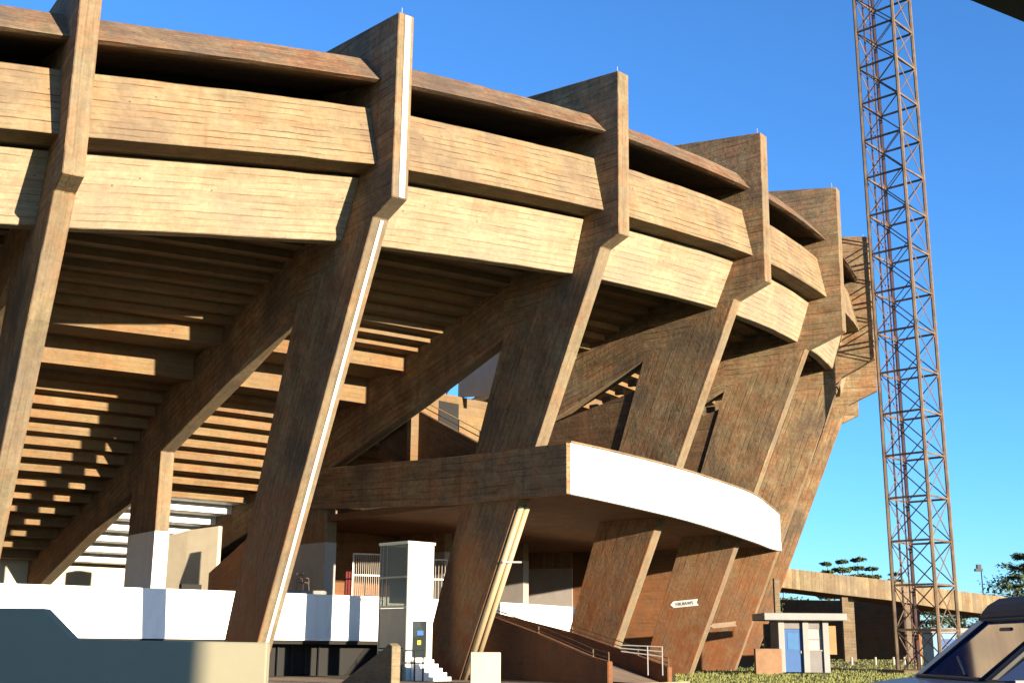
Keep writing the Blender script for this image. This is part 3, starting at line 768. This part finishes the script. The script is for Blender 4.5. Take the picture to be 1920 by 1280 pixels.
# ------------------------------------------------------------------ floodlight mast
ma = empty('lattice_mast', (24.75, 75.0, 0)); tag(ma, 'tall square lattice steel mast in front of the sky at the right', 'mast')
HD = 1.88; phi = R(1)
# corners: near, right, far, left as seen from the camera
cs = [Vector((HD*math.sin(phi), -HD*math.cos(phi), 0)), Vector((HD*math.cos(phi), HD*math.sin(phi), 0)), Vector((-HD*math.sin(phi), HD*math.cos(phi), 0)), Vector((-HD*math.cos(phi), -HD*math.sin(phi), 0))]
NC, CHh = 20, 2.59; Z0 = -.1
for k, c in enumerate(cs):
    mb = MB(); mb.bar(c+Vector((0, 0, Z0)), c+Vector((0, 0, NC*CHh)), .115, 6); mb.build('leg', M['mast2'] if k == 2 else M['mast'], ma)
for k in range(4):
    a, b = cs[k], cs[(k+1) % 4]
    mh = md = MB()
    for j in range(NC):
        z0, z1 = j*CHh, (j+1)*CHh
        mh.bar(a+Vector((0, 0, z1)), b+Vector((0, 0, z1)), .075, 4)
        md.bar(a+Vector((0, 0, z0)), b+Vector((0, 0, z1)), .038, 4, cap=False)
        md.bar(b+Vector((0, 0, z0)), a+Vector((0, 0, z1)), .038, 4, cap=False)
    mh.build('cross_bracing', M['mast'], ma)
mb = MB(); q = cs[3]*.55+cs[2]*.45
mb.bar(q+Vector((0, 0, Z0)), q+Vector((0, 0, NC*CHh)), .06, 6); q2 = q+Vector((.5, .2, 0))
mb.bar(q2+Vector((0, 0, Z0)), q2+Vector((0, 0, NC*CHh)), .05, 6)
for j in range(int(NC*CHh/.6)): mb.bar(q+Vector((0, 0, j*.6)), q2+Vector((0, 0, j*.6)), .018, 4, cap=False)
mb.build('ladder', M['mast2'], ma)
fb = MB(); fb.box((-2.2, -2.2, -.2), (2.2, 2.2, .3)); fb.build('footing', M['edge'], ma)

# ------------------------------------------------------------------ small far things
lp = empty('lamp_post', (56.5, 150, 0)); tag(lp, 'thin lamp post with a dark floodlight head against the sky at the right', 'lamp post')
mb = MB(); mb.bar((0, 0, 0), (0, 0, 11.2), .09, 6, r2=.06); mb.build('pole', M['dark'], lp)
mb = MB(); mb.box((-.75, -.3, 10.7), (.1, .3, 11.0)); mb.box((-.5, -.3, 11.0), (-.05, .3, 11.5)); mb.build('lamp_head', M['dark'], lp)
bc = empty('portable_cabin', (26.6, 77, .2)); tag(bc, 'pale blue cabin with a white roof seen through the foot of the mast', 'cabin')
mb = MB(); mb.box((-.9, 0, 0), (1.2, 2, 2.25)); mb.build('wall', plain('pale_blue', (.18, .33, .5), .5), bc, bevel=.02)
mb = MB(); mb.box((-1.0, -.1, 2.254), (1.3, 2.1, 2.55)); mb.build('roof', M['kwhite'], bc, bevel=.02)
mb = MB(); mb.box((-.4, -.03, .05), (.4, -.002, 1.9)); mb.build('door', M['blue'], bc)
for k, x in enumerate((24.2, 26.0, 27.4, 28.3, 29.6)):
    mb = MB(); y = 90+k*.4; z = ground_h(x, y); mb.bar((x, y, z-.05), (x, y, z+.55), .10, 8, r2=.08); o = mb.build('bollard', M['grey'], bevel=0)
    tag(o, 'short pale bollard on the grass before the bridge', 'bollard', 'pale bollards before the bridge')

# ------------------------------------------------------------------ trees
def leafmat(name, a, b_):
    mt, t, b = mat(name); geo = N(t, 'ShaderNodeNewGeometry')
    n = noise(t, geo.outputs['Position'], 1.1, 4, .6)
    t.links.new(mix(t, ramp(t, n, .3, .7), a, b_), b.inputs['Base Color']); b.inputs['Roughness'].default_value = .8
    return mt
M['leaf'] = leafmat('conifer_leaf', (.03, .05, .018), (.075, .1, .035)); M['bark'] = plain('bark', (.09, .06, .04), .95, var=.3)
def tree(x, y, h, spread, label, group, seed, flat=False, base=0.0, layers=9):
    rg = random.Random(seed); e = empty('tree', (x, y, base)); tag(e, label, 'tree', group)
    tr = MB(); tr.bar((0, 0, -.3), (0, 0, h*.97), .035*h, 7, r2=.03)
    lf = MB()
    for L in range(layers):
        f = .32+.68*L/(layers-1); z = h*f
        rad = spread*(1.05-f*.8)*(.75+.5*rg.random()) if not flat else spread*(.55+.6*rg.random())*(1 if f < .9 else .5)
        nb = rg.randint(5, 8); a0 = rg.random()*6.28
        for k in range(nb):
            a = a0+6.28*k/nb+rg.uniform(-.4, .4); rr = rad*rg.uniform(.6, 1.15)
            tip = Vector((math.cos(a)*rr, math.sin(a)*rr, z+rg.uniform(-.1, .25)*rr*.6))
            st_ = Vector((0, 0, z-.12*rr)); tr.bar(st_, tip, .012*h*(1-f*.6), 4, r2=.02, cap=False)
            for j in range(95):
                u = rg.random()**.6; c = st_.lerp(tip, .25+.75*u)+Vector((rg.gauss(0, .22), rg.gauss(0, .22), rg.gauss(0, .13)))*rr*.7
                s_ = h*.0125*rg.uniform(.5, 1.5)
                d1 = Vector((rg.gauss(0, 1), rg.gauss(0, 1), rg.gauss(0, .5))).normalized()*s_*1.6; d2 = Vector((rg.gauss(0, 1), rg.gauss(0, 1), rg.gauss(0, .4))).normalized()*s_
                lf.face([c-d1, c+d2, c+d1, c-d2])
    tr.build('trunk', M['bark'], e); lf.build('crown', M['leaf'], e, recalc=False)
for k, (x, h, sp_) in enumerate(((40.6, 12.1, 2.4), (42.9, 12.5, 2.8), (45.3, 12.9, 3.2), (47.6, 11.8, 3.0), (51, 11.2, 2.6))):
    tree(x, 160+k*1.5, h, sp_, 'dark conifer whose top shows above the ramp bridge', 'conifers behind the ramp bridge', 20+k)
tree(66.0, 160, 13.2, 4.8, 'broad dark layered tree at the right edge behind the car', None, 51, True, layers=8)
tree(71.5, 165, 14.5, 5.5, 'taller layered tree partly cut off by the right edge', None, 52, True, layers=8)
# low dark trees seen under the bridge
for k in range(15):
    tree(15+k*2.5, 112+(k % 3)*3, 5.6+(k*37 % 5)*.35, 2.6, 'bushy low tree in the shade under the bridge', 'low trees under the bridge', 70+k, True, layers=6)

# ------------------------------------------------------------------ foreground wall
M['fwall'] = plain('cream_render', (.33, .30, .2), .8, var=.07, scale=3, dirt=((.3, .25, .17), .35), bump=.15)
mb = MB()
A = [Vector(q) for q in ((-4.0, 4, -.1), (-.765, 4, -.1), (-.765, 4, 1.392), (-1.375, 4, 1.398), (-1.478, 4, 1.492), (-4.0, 4, 1.50))]
B = [p+Vector((0, .055, 0)) for p in A]
mb.face(A); mb.face(B[::-1])
for i in range(6): mb.face([A[i], A[(i+1) % 6], B[(i+1) % 6], B[i]])
o = mb.build('boundary_wall', M['fwall'], bevel=.004); tag(o, 'low cream rendered wall in the left foreground, stepped up at its left end', 'wall')

# ------------------------------------------------------------------ parked car (right edge, side on, facing left)
M['paint'] = None
mt, t, b = mat('car_paint'); b.inputs['Base Color'].default_value = (.012, .013, .02, 1); b.inputs['Roughness'].default_value = .4; b.inputs['Coat Weight'].default_value = .12; b.inputs['Metallic'].default_value = .1; b.inputs['Specular IOR Level'].default_value = .3
M['paint'] = mt
mt, t, b = mat('car_glass'); b.inputs['Base Color'].default_value = (.02, .035, .09, 1); b.inputs['Roughness'].default_value = .04; b.inputs['Transmission Weight'].default_value = .35; b.inputs['IOR'].default_value = 1.1; b.inputs['Specular IOR Level'].default_value = .3
M['carglass'] = mt
M['trim'] = plain('black_trim', (.012, .012, .013), .5); M['rubber'] = plain('tyre_rubber', (.015, .015, .015), .9)
M['seat'] = plain('beige_seat', (.42, .33, .2), .8)
car = empty('parked_car', (3.5, 9.35, 0), 0.0); tag(car, 'dark blue off-road car cut off by the right edge, its windscreen to the left', 'car')
# local x: rearwards (origin under the foot of the windscreen pillar), local y: width 0..1.75
CWd = 1.75
lower = [(-1.25, .45), (-1.28, .85), (-1.15, 1.0), (-.1, 1.155), (0.0, 1.165), (3.2, 1.18), (3.22, .5), (2.9, .38), (-1.0, .38)]
def slab(mb, prof, y0, y1, mi=0, ins=0.0):
    A = [Vector((x, y0, z)) for x, z in prof]; B = [Vector((x, y1, z)) for x, z in prof]; n = len(prof)
    mb.face(A, mi=mi); mb.face(B[::-1], mi=mi)
    for i in range(n): mb.face([A[i], A[(i+1) % n], B[(i+1) % n], B[i]], mi=mi)
mb = MB(); slab(mb, lower, 0, CWd); mb.build('body', M['paint'], car, bevel=.05)
M['roofp'] = plain('roof_black', (.014, .014, .016), .6)
# roof
roofp = [(.58, 1.63), (.64, 1.75), (.78, 1.83), (1.1, 1.87), (1.5, 1.89), (3.1, 1.86), (3.2, 1.74), (3.18, 1.66), (1.2, 1.66), (.9, 1.63), (.68, 1.585)]
mb = MB(); slab(mb, roofp, .06, CWd-.06); mb.build('roof', M['roofp'], car, bevel=.04)
def pillar(name, a, b, wx, y0, y1, mt):
    mb = MB(); (x0, z0), (x1, z1) = a, b
    slab(mb, [(x0, z0), (x0+wx, z0), (x1+wx, z1), (x1, z1)], y0, y1); return mb.build(name, mt, car, bevel=.015)
M['pillar'] = plain('pillar_highlight', (.7, .62, .54), .4, .1)  # far pillar painted pale, its highlight put into the colour
for y in (.03, CWd-.1):
    pillar('windscreen_pillar', (0, 1.165), (.6, 1.64), .16 if y > 1 else .09, (y-.12 if y > 1 else y), y+.09, M['pillar'] if y > 1 else M['trim'])
    pillar('door_pillar', (1.28, 1.165), (1.34, 1.70), .10, y, y+.06, M['trim'])
    pillar('rear_pillar', (2.55, 1.165), (2.6, 1.72), .5, y, y+.06, M['paint'])
for y in (.06, CWd-.075):
    mb = MB(); slab(mb, [(.1, 1.17), (1.3, 1.17), (1.36, 1.68), (.90, 1.64), (.68, 1.59)], y, y+.008); mb.build('side_window', M['carglass'], car)
    mb = MB(); slab(mb, [(1.39, 1.17), (2.56, 1.17), (2.6, 1.70), (1.45, 1.70)], y, y+.008); mb.build('side_window', M['carglass'], car)
mb = MB(); mb.face([(.03, .12, 1.18), (.03, CWd-.23, 1.18), (.61, CWd-.23, 1.63), (.61, .14, 1.63)]); mb.face([(.038, .12, 1.18), (.038, CWd-.23, 1.18), (.618, CWd-.23, 1.63), (.618, .14, 1.63)]); mb.build('windscreen', M['carglass'], car)
mb = MB(); slab(mb, [(-.05, 1.15), (.55, 1.15), (.5, 1.24), (.25, 1.25)], .1, CWd-.1); mb.build('dashboard', M['trim'], car, bevel=.02)
for y in (.2, 1.0):
    mb = MB(); slab(mb, [(.95, .8), (1.12, .8), (1.28, 1.42), (1.2, 1.5), (1.1, 1.42)], y, y+.5); mb.build('seat', M['seat'], car, bevel=.05)
mb = MB(); mb.tube([(.58, .35+.19*math.cos(t_)*1, 1.12+.17*math.sin(t_)) for t_ in [k*.5236 for k in range(13)]], .018); mb.build('steering_wheel', M['trim'], car)
mb = MB(); mb.bar((.68, -.01, 1.2), (.92, -.01, 1.25), .018); mb.build('wiper', M['steel'], car)
for x in (-.55, 2.2):
    for y in (-.02, CWd-.2):
        wb = MB(); wb.bar((x, y, .36), (x, y+.22, .36), .36, 20); wo_ = wb.build('wheel', M['rubber'], car)
        hb = MB(); hb.bar((x, y-.01 if y < .5 else y+.215, .36), (x, y+.005 if y < .5 else y+.235, .36), .2, 14); hb.build('rim', M['steel'], wo_)
mb = MB(); mb.box((.1, -.16, 1.02), (.2, -.02, 1.14)); mb.build('wing_mirror', M['trim'], car, bevel=.03)
mb = MB(); mb.box((-1.3, .15, .72), (-1.2, .45, .9)); mb.build('headlight', M['steel'], car, bevel=.02)

# ------------------------------------------------------------------ unseen van added beside the camera (throws the shadow on the low wall)
van = empty('shadow_van', (2.47, -3.0, 0)); tag(van, 'unseen grey high-roofed van added to throw shade on the low wall', 'van')
mb = MB(); A = []
prof = [(-2.4, .4), (2.47, .4), (2.47, 2.46), (-1.1, 2.5), (-1.9, 1.5), (-2.45, 1.2)]
P0 = [Vector((-.95, y, z)) for y, z in prof]; P1 = [Vector((.95, y, z)) for y, z in prof]
mb.face(P0); mb.face(P1[::-1])
for i in range(6): mb.face([P0[i], P0[(i+1) % 6], P1[(i+1) % 6], P1[i]])
mb.build('body', plain('van_grey', (.22, .23, .25), .35), van, bevel=.04)
for y in (-1.6, 1.6):
    for x in (-.96, .74): 
        wb = MB(); wb.bar((x, y, .36), (x+.22, y, .36), .36, 18); wb.build('wheel', M['rubber'], van)
mb = MB(); mb.box((-.7, 2.472, 1.5), (.7, 2.49, 2.2)); mb.build('rear_window', M['glass'], van)

lpk = empty('leaning_post', (-22.3, 55.6, 2.0)); tag(lpk, 'short tilted concrete post by the white parapet at the left edge', 'post')
mb = MB()
A = [Vector(q) for q in ((0, 0, 0), (.55, 0, 0), (.1, 0, 2.0), (-.45, 0, 2.0))]; B = [p+Vector((.3, .8, 0)) for p in A]
mb.face(A); mb.face(B[::-1])
for i in range(4): mb.face([A[i], B[i], B[(i+1) % 4], A[(i+1) % 4]])
mb.build('post', M['rib'], lpk, bevel=.02)

# glazed ground floor under the terrace
gf = empty('glazed_front', parent=stadium)
for k in range(9):
    s_ = 2.2+k*.085
    mb = MB(); a = pt(s_, WR-1.45, -.2); mb.bar(a, a+Vector((0, 0, 1.7)), .045, 6); mb.build('mullion', M['dark'], gf)
mb = MB(); mb.sweep([[pt(s_, WR-1.3, 1.28), pt(s_, WR-1.3, 1.4), pt(s_, WR-1.4, 1.4), pt(s_, WR-1.4, 1.28)] for s_ in (2.3, 2.42, 2.5)]); mb.build('lintel_light', M['white'], gf)

cn = empty('roof_edge_slab', (5.2, 4.6, 0)); tag(cn, 'dark slab standing in for the car roof edge across the top right corner', 'roof_edge_slab')  # invented slab and post in place of the dark car roof edge
pl = [(1.0, 5.0), (1.75, 5.5), (2.37, 5.86), (2.78, 6.11), (3.4, 6.42), (4.3, 6.7), (6.2, 6.4), (7.0, 4.6), (6.4, 2.6), (3.6, 1.9), (1.6, 3.2)]
mb = MB(); A = [Vector((x-5.2, y-4.6, 4.675)) for x, y in pl]; B = [p+Vector((0, 0, .22)) for p in A]
mb.face(A[::-1]); mb.face(B)
for i in range(len(pl)): mb.face([A[i], A[(i+1) % len(pl)], B[(i+1) % len(pl)], B[i]])
mb.build('roof', M['trim'], cn, bevel=.05)
mb = MB(); mb.bar((0, 0, 0), (0, 0, 4.7), .09, 10); mb.build('post', M['dark'], cn)

mb = MB()
for y in (.14, CWd-.24): mb.bar((.005, y, 1.175), (.60, y, 1.635), .014, 6)
mb.bar((.0, .14, 1.178), (.0, CWd-.16, 1.178), .016, 6); mb.bar((.6, .14, 1.635), (.6, CWd-.16, 1.635), .016, 6)
mb.build('windscreen_seal', M['trim'], car)
mb = MB(); mb.bar((.02, .5, 1.2), (.2, 1.15, 1.335), .011, 6); mb.build('wiper', M['dark'], car)
mb = MB(); mb.box((.5, CWd/2-.12, 1.5), (.53, CWd/2+.12, 1.57)); mb.build('rear_mirror', M['trim'], car, bevel=.01)
mb = MB(); mb.bar((.2, -.005, 1.165), (2.5, -.005, 1.175), .012, 6); mb.build('window_trim', M['steel'], car)
for x in (1.15, 2.35):
    mb = MB(); mb.box((x-.1, -.03, 1.02), (x+.08, -.001, 1.06)); mb.build('door_handle', M['trim'], car, bevel=.008)
